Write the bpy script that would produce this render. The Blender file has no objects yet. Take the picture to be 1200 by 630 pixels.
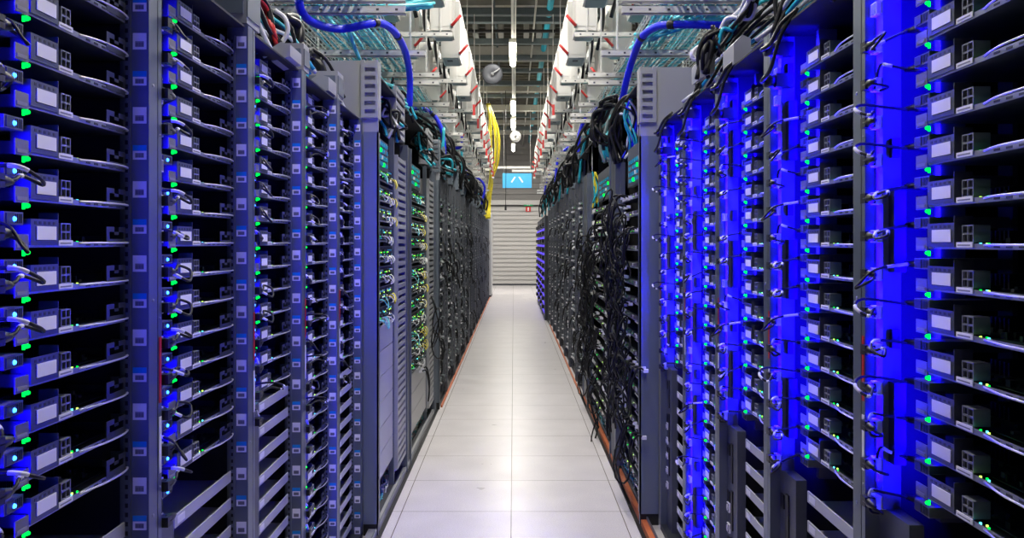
import bpy, math, random
from mathutils import Vector, Matrix, noise
random.seed(7)
C = bpy.context.scene.collection
PI = math.pi
# ------------------------------------------------------------------ materials
def mat(name, col, rough=.5, metal=0., emit=None, es=0., noise_amt=0., noise_scale=20., bump=0., spec=.5):
    m = bpy.data.materials.new(name); m.use_nodes = True
    nt = m.node_tree; b = nt.nodes['Principled BSDF']
    b.inputs['Base Color'].default_value = (*col, 1); b.inputs['Roughness'].default_value = rough
    b.inputs['Metallic'].default_value = metal; b.inputs['Specular IOR Level'].default_value = spec
    if emit: b.inputs['Emission Color'].default_value = (*emit, 1); b.inputs['Emission Strength'].default_value = es
    if noise_amt or bump:
        tc = nt.nodes.new('ShaderNodeTexCoord'); n = nt.nodes.new('ShaderNodeTexNoise')
        n.inputs['Scale'].default_value = noise_scale; n.inputs['Detail'].default_value = 4
        nt.links.new(tc.outputs['Object'], n.inputs['Vector'])
        if noise_amt:
            r = nt.nodes.new('ShaderNodeMapRange')
            r.inputs['To Min'].default_value = 1 - noise_amt; r.inputs['To Max'].default_value = 1 + noise_amt
            mx = nt.nodes.new('ShaderNodeVectorMath'); mx.operation = 'SCALE'; mx.inputs[0].default_value = col
            nt.links.new(n.outputs['Fac'], r.inputs['Value']); nt.links.new(r.outputs['Result'], mx.inputs['Scale'])
            nt.links.new(mx.outputs['Vector'], b.inputs['Base Color'])
        if bump:
            bp = nt.nodes.new('ShaderNodeBump'); bp.inputs['Strength'].default_value = bump; bp.inputs['Distance'].default_value = .01
            nt.links.new(n.outputs['Fac'], bp.inputs['Height']); nt.links.new(bp.outputs['Normal'], b.inputs['Normal'])
    return m
M = {
 'w_led': mat('white_led', (.3,.3,.3), .5, emit=(1,.95,.8), es=1.6),
 'b_strip': mat('violet_blue_light', (.05,.03,.5), .5, emit=(.12,.06,1), es=.9),
 'post': mat('zinc_post', (.15,.175,.22), .38, .5, noise_amt=.15, noise_scale=9),
 'panel': mat('grey_side_panel', (.17,.205,.25), .45, .3, noise_amt=.08, noise_scale=5),
 'dark': mat('dark_steel', (.05,.055,.065), .5, .4),
 'dpanel': mat('dark_grey_panel', (.10,.11,.13), .5, .3, noise_amt=.1),
 'black': mat('black_plastic', (.008,.008,.010), .4),
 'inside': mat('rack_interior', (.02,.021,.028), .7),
 'tray': mat('tray_sheet_steel', (.10,.11,.15), .4, .6, noise_amt=.1, noise_scale=30),
 'lip': mat('tray_lip_steel', (.30,.32,.40), .35, .5),
 'white': mat('white_label', (.85,.85,.87), .5),
 'bluehead': mat('cyan_label_header', (.0,.25,.62), .5),
 'ink': mat('label_ink', (.06,.06,.08), .6),
 'inkgrey': mat('label_grey', (.25,.25,.28), .6),
 'board': mat('circuit_board', (.006,.014,.018), .4, noise_amt=.5, noise_scale=60),
 'chip': mat('board_parts', (.012,.013,.02), .4, .3),
 'psu': mat('power_supply_metal', (.20,.19,.20), .45, .5, noise_amt=.2, noise_scale=80),
 'pdu': mat('strip_panel', (.11,.11,.15), .5, .0),
 'wire': mat('bright_wire', (.7,.7,.74), .3, .6),
 'cord': mat('black_cord', (.008,.008,.010), .5, spec=.3),
 'grey_cord': mat('grey_cord', (.35,.35,.38), .45),
 'tag': mat('white_sleeve', (.8,.8,.82), .5),
 'red': mat('red_paint', (.55,.02,.02), .4),
 'orange': mat('orange_rail', (.62,.16,.05), .5, noise_amt=.3, noise_scale=12),
 'yellow': mat('yellow_plastic', (.85,.72,.03), .4),
 'teal': mat('aqua_cable', (.02,.42,.55), .4),
 'teal2': mat('pale_aqua_cable', (.12,.60,.68), .4),
 'hose': mat('cobalt_blue_hose', (.002,.012,.75), .4),
 'steelw': mat('white_steel', (.66,.65,.62), .4, .15, noise_amt=.08, noise_scale=8),
 'boxw': mat('ivory_box', (.60,.59,.56), .45, noise_amt=.05, noise_scale=5),
 'boxd': mat('box_underside', (.22,.27,.29), .4, .2),
 'basket': mat('basket_wire', (.60,.60,.58), .35, .5),
 'beam': mat('ceiling_beam_grey', (.10,.125,.13), .6, noise_amt=.2),
 'beamw': mat('ceiling_duct_pale', (.42,.41,.36), .5, noise_amt=.1),
 'ceil': mat('ceiling_sheet', (.13,.125,.10), .8, noise_amt=.3, noise_scale=2),
 'comb': mat('comb_metal', (.40,.41,.43), .45, .3),
 'blank': mat('blanking_panel', (.50,.51,.52), .5, .1, noise_amt=.05, noise_scale=3),
 'lamp': mat('lamp_tube', (1,1,1), .5, emit=(1,.93,.78), es=30),
 'lampbody': mat('lamp_housing', (.75,.74,.66), .5),
 'g_led': mat('green_led', (0,.02,.0), .9, emit=(.0,1,.06), es=2.0,spec=.0),
 'b_led': mat('blue_led', (0,.1,.5), .5, emit=(.02,.14,1), es=9),
 'y_led': mat('lime_led', (.2,.4,0), .5, emit=(.5,1,.1), es=2.5),
 'c_led': mat('cyan_led', (0,.3,.4), .5, emit=(.1,.8,1), es=2.5),
 'shutter': mat('shutter_slats', (.50,.49,.48), .5, .1, noise_amt=.04, noise_scale=2),
 'wallg': mat('grey_cladding', (.24,.235,.23), .6, .1, noise_amt=.05, noise_scale=2),
 'sidewall': mat('side_wall_paint', (.10,.10,.105), .8, noise_amt=.05, noise_scale=2),
 'sky': mat('cyan_sign_face', (.05,.36,.70), .4, emit=(.10,.50,.85), es=.22),
 'green': mat('exit_sign_green', (.0,.35,.12), .4, emit=(0,.4,.12), es=.3),
 'foot': mat('black_foot', (.012,.012,.012), .6),
 'mixed': mat('white_grey_cable', (.62,.63,.66), .45),
 'gloss': mat('dome_metal', (.10,.105,.12), .45, .4),
 'domew': mat('white_dome', (.75,.75,.74), .3),
}
def floor_material():
    m = bpy.data.materials.new('raised_floor_tiles'); m.use_nodes = True
    nt = m.node_tree; b = nt.nodes['Principled BSDF']; N = nt.nodes.new; L = nt.links.new
    tc = N('ShaderNodeTexCoord'); sp = N('ShaderNodeSeparateXYZ'); L(tc.outputs['Object'], sp.inputs[0])
    outs = []
    for ax, off in (('X', .0136), ('Y', FLOOR_Y)):
        a = N('ShaderNodeMath'); a.operation = 'ADD'; a.inputs[1].default_value = off + 60; L(sp.outputs[ax], a.inputs[0])
        p = N('ShaderNodeMath'); p.operation = 'PINGPONG'; p.inputs[1].default_value = .3; L(a.outputs[0], p.inputs[0])
        l = N('ShaderNodeMath'); l.operation = 'LESS_THAN'; l.inputs[1].default_value = .0024; L(p.outputs[0], l.inputs[0]); outs.append(l)
    mxx = N('ShaderNodeMath'); mxx.operation = 'MAXIMUM'; L(outs[0].outputs[0], mxx.inputs[0]); L(outs[1].outputs[0], mxx.inputs[1])
    n = N('ShaderNodeTexNoise'); n.inputs['Scale'].default_value = 160; n.inputs['Detail'].default_value = 3; L(tc.outputs['Object'], n.inputs['Vector'])
    cr = N('ShaderNodeValToRGB'); cr.color_ramp.elements[0].position = .3; cr.color_ramp.elements[0].color = (.62,.59,.61,1)
    cr.color_ramp.elements[1].position = .6; cr.color_ramp.elements[1].color = (.77,.74,.76,1); L(n.outputs['Fac'], cr.inputs[0])
    n2 = N('ShaderNodeTexNoise'); n2.inputs['Scale'].default_value = 3.5; n2.inputs['Detail'].default_value = 5; L(tc.outputs['Object'], n2.inputs['Vector'])
    mr = N('ShaderNodeMapRange'); mr.inputs['From Min'].default_value=.3; mr.inputs['From Max'].default_value=.7; mr.inputs['To Min'].default_value = .92; mr.inputs['To Max'].default_value = 1.04; L(n2.outputs['Fac'], mr.inputs['Value'])
    sc = N('ShaderNodeVectorMath'); sc.operation = 'SCALE'; L(cr.outputs['Color'], sc.inputs[0]); L(mr.outputs['Result'], sc.inputs['Scale'])
    mix = N('ShaderNodeMix'); mix.data_type = 'RGBA'; L(mxx.outputs[0], mix.inputs['Factor']); L(sc.outputs[0], mix.inputs['A']); mix.inputs['B'].default_value = (.10,.07,.05,1)
    L(mix.outputs['Result'], b.inputs['Base Color'])
    mr2 = N('ShaderNodeMapRange'); mr2.inputs['To Min'].default_value = .22; mr2.inputs['To Max'].default_value = .42; L(n2.outputs['Fac'], mr2.inputs['Value']); L(mr2.outputs['Result'], b.inputs['Roughness'])
    return m
F = 980.; H0 = 1.47
# seams at depth d = F*H0/(y-285); seam at y=598.9
FLOOR_Y = -(F*H0/313.9) % .6
M['floor'] = floor_material()
# ------------------------------------------------------------------ mesh builder
class MB:
    def __init__(s): s.v=[]; s.f=[]; s.m=[]; s.mats=[]; s.smooth=[]
    def mi(s, m):
        m = M[m] if isinstance(m, str) else m
        if m not in s.mats: s.mats.append(m)
        return s.mats.index(m)
    def add(s, vs, fs, m, smooth=False):
        k=len(s.v); s.v += [tuple(v) for v in vs]; i=s.mi(m)
        for f in fs: s.f.append([k+j for j in f]); s.m.append(i); s.smooth.append(smooth)
        return s
    def box(s, a, b, m, rot=None):
        x0,y0,z0=[min(p,q) for p,q in zip(a,b)]; x1,y1,z1=[max(p,q) for p,q in zip(a,b)]
        vs=[Vector(p) for p in ((x0,y0,z0),(x1,y0,z0),(x1,y1,z0),(x0,y1,z0),(x0,y0,z1),(x1,y0,z1),(x1,y1,z1),(x0,y1,z1))]
        if rot is not None:
            c=sum(vs,Vector())/8; vs=[c+rot@(v-c) for v in vs]
        return s.add(vs, [(0,3,2,1),(4,5,6,7),(0,1,5,4),(1,2,6,5),(2,3,7,6),(3,0,4,7)], m)
    def tube(s, pts, r, m, n=8, rfun=None, caps=True):
        pts=[Vector(p) for p in pts]
        T=[(pts[min(i+1,len(pts)-1)]-pts[max(i-1,0)]).normalized() for i in range(len(pts))]
        u=T[0].orthogonal().normalized(); vs=[]; fs=[]
        for i,p in enumerate(pts):
            u=(u-T[i]*u.dot(T[i])); u = u.normalized() if u.length>1e-6 else T[i].orthogonal().normalized()
            w=T[i].cross(u); rr = rfun(i) if rfun else r
            for j in range(n):
                a=2*PI*j/n; vs.append(p+(u*math.cos(a)+w*math.sin(a))*rr)
        for i in range(len(pts)-1):
            for j in range(n):
                a=i*n+j; b=i*n+(j+1)%n; fs.append((a,b,b+n,a+n))
        if caps: fs += [tuple(range(n-1,-1,-1)), tuple(range((len(pts)-1)*n, len(pts)*n))]
        return s.add(vs, fs, m, True)
    def lathe(s, prof, c, m, n=24, axis='z'):
        vs=[]; fs=[]
        for r,h in prof:
            for j in range(n):
                a=2*PI*j/n; p=(r*math.cos(a), r*math.sin(a), h)
                if axis=='y': p=(p[0], p[2], p[1])
                if axis=='x': p=(p[2], p[0], p[1])
                vs.append((c[0]+p[0], c[1]+p[1], c[2]+p[2]))
        for i in range(len(prof)-1):
            for j in range(n): fs.append((i*n+j, i*n+(j+1)%n, (i+1)*n+(j+1)%n, (i+1)*n+j))
        return s.add(vs, fs, m, True)
    def mesh(s, name):
        me=bpy.data.meshes.new(name); me.from_pydata(s.v, [], s.f)
        for m in s.mats: me.materials.append(m)
        me.polygons.foreach_set('material_index', s.m); me.polygons.foreach_set('use_smooth', s.smooth); me.update()
        return me
    def build(s, name, parent=None, loc=None):
        o=bpy.data.objects.new(name, s.mesh(name)); C.objects.link(o)
        if parent: o.parent=parent
        if loc: o.location=loc
        return o
def spline(P, k=8):
    P=[Vector(p) for p in P]; Q=[P[0]*2-P[1]]+P+[P[-1]*2-P[-2]]; out=[]
    for i in range(1,len(Q)-2):
        a,b,c,d=Q[i-1:i+3]
        for j in range(k):
            t=j/k; out.append(.5*((2*b)+(c-a)*t+(2*a-5*b+4*c-d)*t*t+(3*b-a-3*c+d)*t**3))
    out.append(P[-1]); return out
def empty(name, loc=(0,0,0), rz=0, parent=None):
    o=bpy.data.objects.new(name, None); C.objects.link(o); o.location=loc; o.rotation_euler=(0,0,rz); o.empty_display_size=.05
    if parent: o.parent=parent
    return o
def tag(o, label, cat, group=None):
    o['label']=label; o['category']=cat
    if group: o['group']=group
    return o
def struct(o): o['kind']='structure'; return o
def copy_tree(o, parent=None):
    c=o.copy(); C.objects.link(c)
    if parent: c.parent=parent
    for ch in KIDS.get(o.name, []): copy_tree(ch, c)
    return c
KIDS={}
def reg(o, *ch): KIDS[o.name]=list(ch); return o
def px(x, y, d): return Vector(((x-602)/F*d, d, H0+(285-y)*d/F))
# ------------------------------------------------------------------ room
CEIL=5.6; BACK=29.4; W=3.6
struct(MB().box((-W,-2.5,-.1),(W,BACK+.2,0),'floor').build('floor'))
mb=MB().box((-W,-2.5,CEIL),(W,BACK+.2,CEIL+.1),'ceil')
y=4.
while y<BACK: mb.box((-W,y,CEIL-.07),(W,y+.1,CEIL),'ceil'); y+=.3
struct(mb.build('ceiling'))
for s,n in ((-1,'left'),(1,'right')):
    struct(MB().box((s*W,-2.5,0),(s*(W+.1),BACK+.2,CEIL),'sidewall').build('wall_'+n))
struct(MB().box((-W,-2.6,0),(W,-2.5,CEIL),'sidewall').build('wall_front'))
mb=MB().box((-W,BACK+.04,0),(W,BACK+.2,CEIL),'wallg')
z=3.0
while z<CEIL: mb.box((-W,BACK,z),(W,BACK+.04,z+.17),'wallg'); z+=.2
struct(mb.build('wall_back'))
mb=MB(); z=.06
while z<2.7: mb.box((-1.3,BACK-.08,z),(1.3,BACK,z+.10),'shutter').box((-1.3,BACK-.03,z+.10),(1.3,BACK,z+.15),'shutter'); z+=.15
dr=struct(mb.build('door_1'))
struct(MB().box((-1.3,BACK-.075,.0),(1.3,BACK,.06),'dark').build('bottom_bar',dr))
struct(MB().box((-1.4,BACK-.22,2.82),(1.4,BACK,2.98),'shutter').build('header_box',dr))
for s in (-1,1): struct(MB().box((s*1.3,BACK-.1,0),(s*1.38,BACK,2.82),'steelw').build('guide',dr))
# ceiling beams: (pixel row, height above floor, half thickness in m, material)
for k,(py,z,h,t,m) in enumerate([(2,5.3,.12,.10,'beamw'),(13,5.0,.10,.12,'beam'),(21,5.0,.12,.14,'beam'),(36,4.75,.04,.05,'foot'),(48,4.9,.09,.1,'beam'),
        (61,5.0,.22,.3,'beamw'),(67,4.9,.09,.1,'beam'),(82,4.9,.07,.1,'beam'),(97,4.8,.09,.12,'beam'),(102,5.0,.18,.2,'beamw'),(112,4.8,.07,.1,'beam'),(126,4.8,.14,.2,'beamw'),
        (135,4.9,.10,.12,'beam'),(143,4.9,.12,.12,'beamw'),(150,4.8,.1,.1,'beam'),(155,5.0,.12,.1,'beamw')]):
    d=(z-H0)*F/(285-py)
    struct(MB().box((-W,d,z-h/2),(W,d+t,z+h/2),m).build('ceiling_beam'))
mb=MB(); d=(5.2-H0)*F/(285-29)
for i in range(-16,17): mb.box((i*.22-.045,d,5.07),(i*.22+.045,d+.6,5.4),'beamw')
struct(mb.build('ceiling_joists'))
for X,z,r,m in ((-.95,4.95,.025,'beam'),(.55,5.05,.05,'teal'),(.95,4.95,.02,'beam'),(-.3,5.1,.02,'beam'),(.32,4.9,.015,'beamw')):
    struct(MB().tube([(X,6,z),(X,BACK-.1,z)],r,m,8).build('ceiling_pipe'))
# ------------------------------------------------------------------ lamps
LZ=4.5
t=tag(MB().box((-.035,9.0,LZ+.05),(.0,22.6,LZ+.11),'lampbody').box((.01,9.0,LZ+.05),(.035,22.6,LZ+.11),'lampbody').build('lamp_track'),'pale twin lighting track running along the ceiling above the aisle','lighting track')
def lamp(y0,L,X,lab,grp=None,vis=True):
    o=empty('hanging_lamp',(X,y0,LZ if abs(X)<1 else 3.9)); tag(o,lab,'lamp',grp)
    MB().box((-.055,0,0),(.055,L,.05),'lampbody').build('housing',o)
    MB().tube([(0,.02,-.02),(0,L-.02,-.02)],.042,'lamp',12).build('lamp_tube',o)
    ld=bpy.data.lights.new('lamp_glow','AREA'); ld.shape='RECTANGLE'; ld.size=.14; ld.size_y=L; ld.energy=LAMP_W*L/1.5; ld.color=(1,.96,.9)
    lo=bpy.data.objects.new('lamp_glow',ld); C.objects.link(lo); lo.location=(X,y0+L/2,(LZ if abs(X)<1 else 3.9)-.075)
LAMP_W=50
lamp(12.6,1.5,-.015,'nearest glowing batten lamp on the ceiling track above the aisle')
lamp(17.8,1.6,-.015,'second glowing batten lamp along the ceiling track, beyond the grey disc')
lamp(20.4,1.6,-.015,'farthest glowing batten lamp on the ceiling track, just above white dome')
for y0 in (1.5,4.6,7.4): lamp(y0,1.5,-.015,'ceiling batten lamp above the near part of the aisle','aisle lamps overhead')
lamp(25.5,1.6,-.015,'ceiling batten lamp in front of the roller shutter','shutter lamp')
for s in (-1,1):
    for y0 in (3.5,8,12.5,17.5,23): lamp(y0,3,s*3.2,'added fill lamp hidden behind the racks on the '+('left' if s<0 else 'right'),'added fill lamps '+('left' if s<0 else 'right'))  # unseen lamps added low behind the racks to brighten the overhead trays
# ------------------------------------------------------------------ server tray (local: x right along the rack, y into the rack)
TW=.355
def make_tray(variant, blue=True):
    r=empty('server_tray')
    pan=MB()
    pan.box((0,.002,0),(TW,.62,.0016),'tray').box((0,0,0),(TW,.002,.010),'lip').box((0,.002,0),(.0016,.62,.022),'tray').box((TW-.0016,.05,0),(TW,.62,.022),'tray')
    for i in range(5): pan.box((.19+i*.03,-.0006,.003),(.205+i*.03,0,.007),'dark')
    pan=pan.build('tray_pan',r)
    b=MB().box((.01,.03,.006),(TW-.01,.60,.008),'board')
    for i in range(5): b.box((.03+i*.012,.10,.008),(.034+i*.012,.24,.034),'chip'); b.box((.26+i*.012,.10,.008),(.264+i*.012,.24,.034),'chip')
    for x0 in (.11,.19):
        b.box((x0,.12,.008),(x0+.06,.22,.012),'chip')
        for i in range(10): b.box((x0+i*.0062,.12,.012),(x0+.0015+i*.0062,.22,.038),'chip')
    rr=random.Random(variant)
    for i in range(14):
        x0=rr.uniform(.02,TW-.04); y0=rr.uniform(.035,.085); b.box((x0,y0,.008),(x0+rr.uniform(.004,.014),y0+rr.uniform(.004,.014),.010+rr.uniform(.002,.010)),rr.choice(['chip','chip','psu','board']))
    for x0 in (.02,.13,.24): b.box((x0,.32,.008),(x0+.10,.46,.034),'chip')
    b=b.build('circuit_board',r)
    br=MB(); 
    br.box((.004,-.004,.004),(.088,-.0025,.012),'tray').box((.004,-.004,.036),(.088,-.0025,.048),'tray').box((.004,-.004,.012),(.018,-.0025,.036),'tray').box((.080,-.004,.012),(.088,-.0025,.036),'tray').box((.004,-.004,.004),(.0055,.03,.048),'tray').box((.0865,-.004,.004),(.088,.03,.06),'tray')
    for i in range(5): br.box((.014+i*.014,-.0046,.039),(.020+i*.014,-.004,.044),'dark')
    br=br.build('label_bracket',r)
    lb=MB().box((.020,-.0055,.013),(.079,-.0042,.036),'white').build('label',r)
    ns=MB().box((.092,-.003,.003),(.138,-.001,.0125),'white').box((.096,-.0034,.006),(.132,-.003,.0085),'inkgrey').build('name_strip',r)
    pb=MB()
    for zz in (.012,.027):
        pb.box((.104,0,zz),(.136,.03,zz+.002),'lip').box((.104,0,zz+.014),(.136,.03,zz+.016),'lip').box((.104,0,zz),(.106,.03,zz+.016),'lip').box((.134,0,zz),(.136,.03,zz+.016),'lip').box((.119,0,zz),(.121,.03,zz+.016),'lip').box((.106,.004,zz+.002),(.134,.028,zz+.014),'black')
    pb=pb.build('port_block',r)
    rb=MB()
    rb.box((.268,-.001,.004),(.350,.001,.016),'tray').box((.268,-.001,.016),(.280,.001,.040),'tray').box((.338,-.001,.016),(.350,.001,.040),'tray').box((.280,-.001,.030),(.300,.001,.040),'tray').box((.318,-.001,.030),(.338,.001,.040),'tray').box((.300,-.001,.024),(.318,.001,.030),'tray').box((.348,0,.004),(.350,.03,.04),'tray')
    rb=rb.build('slot_bracket',r)
    h=MB().tube(spline([(.165,.0,.007),(.195,-.008,.008),(.235,-.016,.008),(.300,-.017,.008),(.340,-.009,.008),(.350,.0,.007)],3),.0021,'wire',6).build('pull_handle',r)
    ear=MB().box((-.038,-.003,-.004),(0,-.001,.022),'psu').box((-.034,-.0042,0),(-.006,-.003,.006),'inkgrey').build('ear',r)
    ps=MB().box((-.056,.004,-.040),(-.004,.16,-.019),'psu').box((-.052,.002,-.038),(-.03,.004,-.021),'dark')
    for i in range(4): ps.box((-.026+i*.005,.0025,-.037),(-.0235+i*.005,.004,-.022),'dark')
    ps.box((-.07,.012,-.038),(-.056,.05,-.021),'dark')
    ps=ps.build('power_supply',r)
    gl=MB().lathe([(0,-.006),(.0026,-.005),(.0042,-.001),(.0042,.002)],(-.001,.0,-.008),'g_led',10,'y').box((-.0042,.001,-.014),(-.0035,.006,-.004),'g_led').build('status_light',r)
    if blue: bl=MB().lathe([(0,-.0045),(.0030,-.0035),(.0042,-.001),(.0042,.001)],(-.032,.003,-.0305),'b_led',10,'y').build('blue_light',r)
    ld=MB()
    for i in range(3): ld.box((.146+i*.011,.004+.004*(i%2),.008),(.1485+i*.011,.007+.004*(i%2),.0112),['c_led','y_led','g_led'][(i+variant)%3])
    ld=ld.build('board_lights',r)
    lb.parent=br; reg(br,lb); 
    if blue: bl.parent=ps; reg(ps,bl)
    ld.parent=b; reg(b,ld)
    return reg(r,pan,b,br,ns,pb,rb,h,ear,ps,gl)
# ------------------------------------------------------------------ power cords for the blue bays (local to the tray)
def make_cord(k):
    rr=random.Random(100+k); r=empty('power_lead')
    s0=Vector((-.088,.03,-.032)); sz=-.055
    out=rr.choice([.03,.045,.06,.075,.05]); dz=rr.uniform(-.035,.03)
    P=[s0,(-.112,.016,-.032),(-.128,-out*.6,-.03+dz*.4),(rr.uniform(-.165,-.14),-out,-.04+dz),(rr.uniform(-.16,-.135),-out*1.1,sz-.018+dz*.3),(-.12,-out*.8,sz-.012),(-.128,-.05,sz-.004),(-.14,-.05,sz)]
    if k%2: P=[s0,(-.115,.010,-.034),(-.12,-out,-.05+dz),(-.09,-out*1.4,-.065+dz),(-.06,-out*1.2,sz+.0),(-.09,-out*.9,sz+.012),(-.12,-.052,sz+.004),(-.14,-.05,sz)]
    pts=spline(P,6); c=MB().tube(pts,.0031,'cord',6).build('cable',r)
    a=rr.randint(6,18); tg=MB().tube(pts[a:a+5],.0038,'tag',7)
    if rr.random()<.5: b=rr.randint(22,30); tg.tube(pts[b:b+3],.0038,'tag',7)
    tg=tg.build('sleeve',r)
    p1=MB().box((-.083,.026,-.038),(-.070,.046,-.022),'black').tube([(-.122,.012,-.032),(-.104,.022,-.032),(-.100,.025,-.032),(-.083,.034,-.032)],.009,'black',8,rfun=lambda i:[.0045,.0075,.0095,.0105][i]).build('plug',r)
    p2=MB().box((-.178,-.058,sz-.0105),(-.154,-.037,sz+.0105),'black').tube([(-.166,-.047,sz),(-.148,-.048,sz),(-.136,-.050,sz),(-.124,-.050,sz)],.0085,'black',8,rfun=lambda i:[.0115,.0105,.0075,.0045][i]).build('plug',r)
    return reg(r,c,tg,p1,p2)
TRAYS=[make_tray(i) for i in range(3)]; TRAYS_RIGHT=[make_tray(i,False) for i in range(3)]; CORDS=[make_cord(i) for i in range(8)]
used=set()
def inst(protos,k,loc,rz,sx=1):
    p=protos[k%len(protos)]
    if p.name not in used: used.add(p.name); o=p
    else: o=copy_tree(p)
    o.location=loc; o.rotation_euler=(0,0,rz); o.scale=(sx,1,1); return o
# label meshes
def label_mesh(kind):
    m=MB()
    if kind==0: m.box((-.0009,-.014,-.017),(0,.014,.017),'white').box((-.0013,-.009,-.012),(-.0009,.009,0),'inkgrey')
    else: m.box((-.0009,-.014,-.015),(0,.014,.003),'white').box((-.0009,-.014,.003),(0,.014,.015),'bluehead').box((-.0013,-.009,-.011),(-.0009,.009,-.001),'inkgrey')
    for i in range(7): m.box((-.0015,-.0085+i*.0026,-.0105),(-.0013,-.0073+i*.0026,-.003),'ink')
    return m.mesh('asset_label')
LBL=[label_mesh(0),label_mesh(1)]
X0=.756; TOP=2.09
SIDE={-1:'left',1:'right'}
ordn=['first','second','third','fourth','fifth']
SOCK=MB().box((.020,.010,-.0135),(.051,.05,.0135),'white').box((.023,.009,-.0105),(.048,.010,.0105),'inkgrey').mesh('socket')
def blue_rack(side, idx, bound_near, bound_far, zmin, pitch, blank_slots=None):
    w=bound_far-bound_near
    if side<0: loc=(-X0,bound_near,0); rz=PI/2; nxt='left'
    else: loc=(X0,bound_far,0); rz=-PI/2
    R=Matrix.Rotation(rz,4,'Z'); W2=lambda p: Vector(loc)+(R@Vector(p))
    where='%s from the camera, %s side'%(ordn[idx],SIDE[side])
    rk=empty('server_rack',loc,rz)
    tag(rk,'open steel server rack with blue lit bay, '+where,'server rack','open racks with blue lit power bays')
    a=MB().box((w-.045,0,0),(w-.004,.06,TOP),'post').box((w-.012,.06,0),(w-.004,.95,TOP),'inside').box((w-.052,.036,.05),(w-.045,.05,TOP-.03),'post')
    z=.08
    while z<TOP-.05: a.box((w-.0528,.040,z),(w-.052,.046,z+.009),'black'); z+=.0192
    for z in (.45,.9,1.35,1.8): a.lathe([(0,-.002),(.004,-.001),(.004,0)],(w-.025,0,z),'lip',8,'y')
    lpost=a.build('label_post',rk)
    a=MB().box((0,0,0),(.018,.05,TOP),'post').box((0,.05,0),(.006,.95,TOP),'inside')
    for z in (.5,.95,1.31,1.7): a.lathe([(0,-.002),(.003,-.001),(.003,0)],(.009,0,z),'lip',8,'y')
    a.box((.003,-.0012,1.13),(.015,0,1.27),'red').box((.003,-.0012,.98),(.015,0,1.10),'white')
    a.build('front_post',rk)
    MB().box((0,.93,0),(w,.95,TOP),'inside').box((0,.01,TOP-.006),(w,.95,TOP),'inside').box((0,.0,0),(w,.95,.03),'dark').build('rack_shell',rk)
    # power strip
    lowest=zmin-.02
    ry=.035 if side<0 else 0
    s=MB().box((.018,.022+ry,lowest),(.055,.06+ry,TOP-.02),'pdu').box((.018,.14,lowest),(.14,.15,TOP-.02),'pdu').box((.14,.215,lowest),(.19,.225,TOP),'pdu').box((.118,.10,lowest),(.140,.14,TOP-.02),'pdu')
    z=lowest+.1
    while z<TOP-.3: s.box((.055,.034+ry,z),(.082,.058+ry,z+.17),'black').box((.055,.036+ry,z+.24),(.068,.052+ry,z+.28),'black'); z+=.40
    s.box((.018,.03,.03),(.155,.06,lowest),'dpanel')
    strip=s.build('power_strip',rk)
    z=1.54+math.ceil((zmin-1.54)/pitch)*pitch-.055
    while z<TOP-.04:
        so=bpy.data.objects.new('plug_socket',SOCK); C.objects.link(so); so.parent=strip; so.location=(0,0,z); z+=pitch
    # lower dark section
    if zmin>.5:
        lo=MB(); z=lowest-.06
        for k in range(3): lo.box((.03,.026,z-.05),(.06,.03,z-.01),'black').box((.075,.026,z-.14),(.10,.03,z+.0),'black'); z-=.17
        lo.build('vent_panel',rk)
        for k in range(5):
            zz=lowest-.30-k*.075
            if zz<.06: break
            q=MB().box((.030,.024,zz-.016),(.064,.03,zz+.016),'white').box((.033,.0232,zz-.013),(.061,.024,zz+.013),'ink')
            q.lathe([(.0115,0),(.0115,-.002),(.0085,-.002),(.0085,0)],(.047,.0232,zz),'white',16,'y').box((.042,.0222,zz-.003),(.044,.0232,zz+.004),'white').box((.050,.0222,zz-.003),(.052,.0232,zz+.004),'white')
            q.build('power_outlet',rk)
        z=zmin-.065
        while z>.06:
            MB().box((.2,.046,z),(w-.045,.050,z+.030),'blank').box((.2,.05,z+.0),(w-.045,.30,z+.0015),'blank').box((.215,.0448,z+.006),(.26,.046,z+.024),'white').build('blank_rail',rk); z-=pitch
    if side<0:
        k=0; z=1.505
        zs=[z+i*.0767 for i in range(-19,8)]
        for j,z in enumerate(zs):
            o=bpy.data.objects.new('asset_label',LBL[(j)%2]); C.objects.link(o); o.parent=lpost; o.location=(w-.045,.019,z)
            if j%2: o['label']='white barcode label with a blue header'
    # trays
    k0=math.ceil((zmin-1.54)/pitch); zt=1.54+k0*pitch; n=idx*3
    while zt+.075<TOP:
        p=W2((.2,.046,zt))
        o=inst(TRAYS if side<0 else TRAYS_RIGHT,n,p,rz,(w-.245)/TW)
        tag(o,'server tray with white pull label in rack '+where,'server tray','server trays in the rack '+where)
        if random.random()<.9:
            c=inst(CORDS,random.randrange(8),p,rz,1)
            tag(c,'black cord with white sleeve in rack '+where,'power cord','power cords in the rack '+where)
        zt+=pitch; n+=1
    # blue glow of the LEDs in the power bay
    ld=bpy.data.lights.new('bay_glow','AREA'); ld.shape='RECTANGLE'; ld.size=.02; ld.size_y=TOP-lowest-.1; ld.energy=BLUE_W*(1 if side>0 else .4)*(TOP-lowest)/1.2; ld.color=(.004,.0,1)
    lo=bpy.data.objects.new('bay_glow',ld); C.objects.link(lo)
    lo.matrix_world=Matrix.Translation(W2((.142 if side>0 else .05,.085 if side>0 else .13,(TOP+lowest)/2)))@Matrix.Rotation(rz,4,'Z')@(Matrix(((0,0,1,0),(1,0,0,0),(0,1,0,0),(0,0,0,1))) if side>0 else Matrix(((0,0,-1,0),(-1,0,0,0),(0,1,0,0),(0,0,0,1))))
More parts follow.
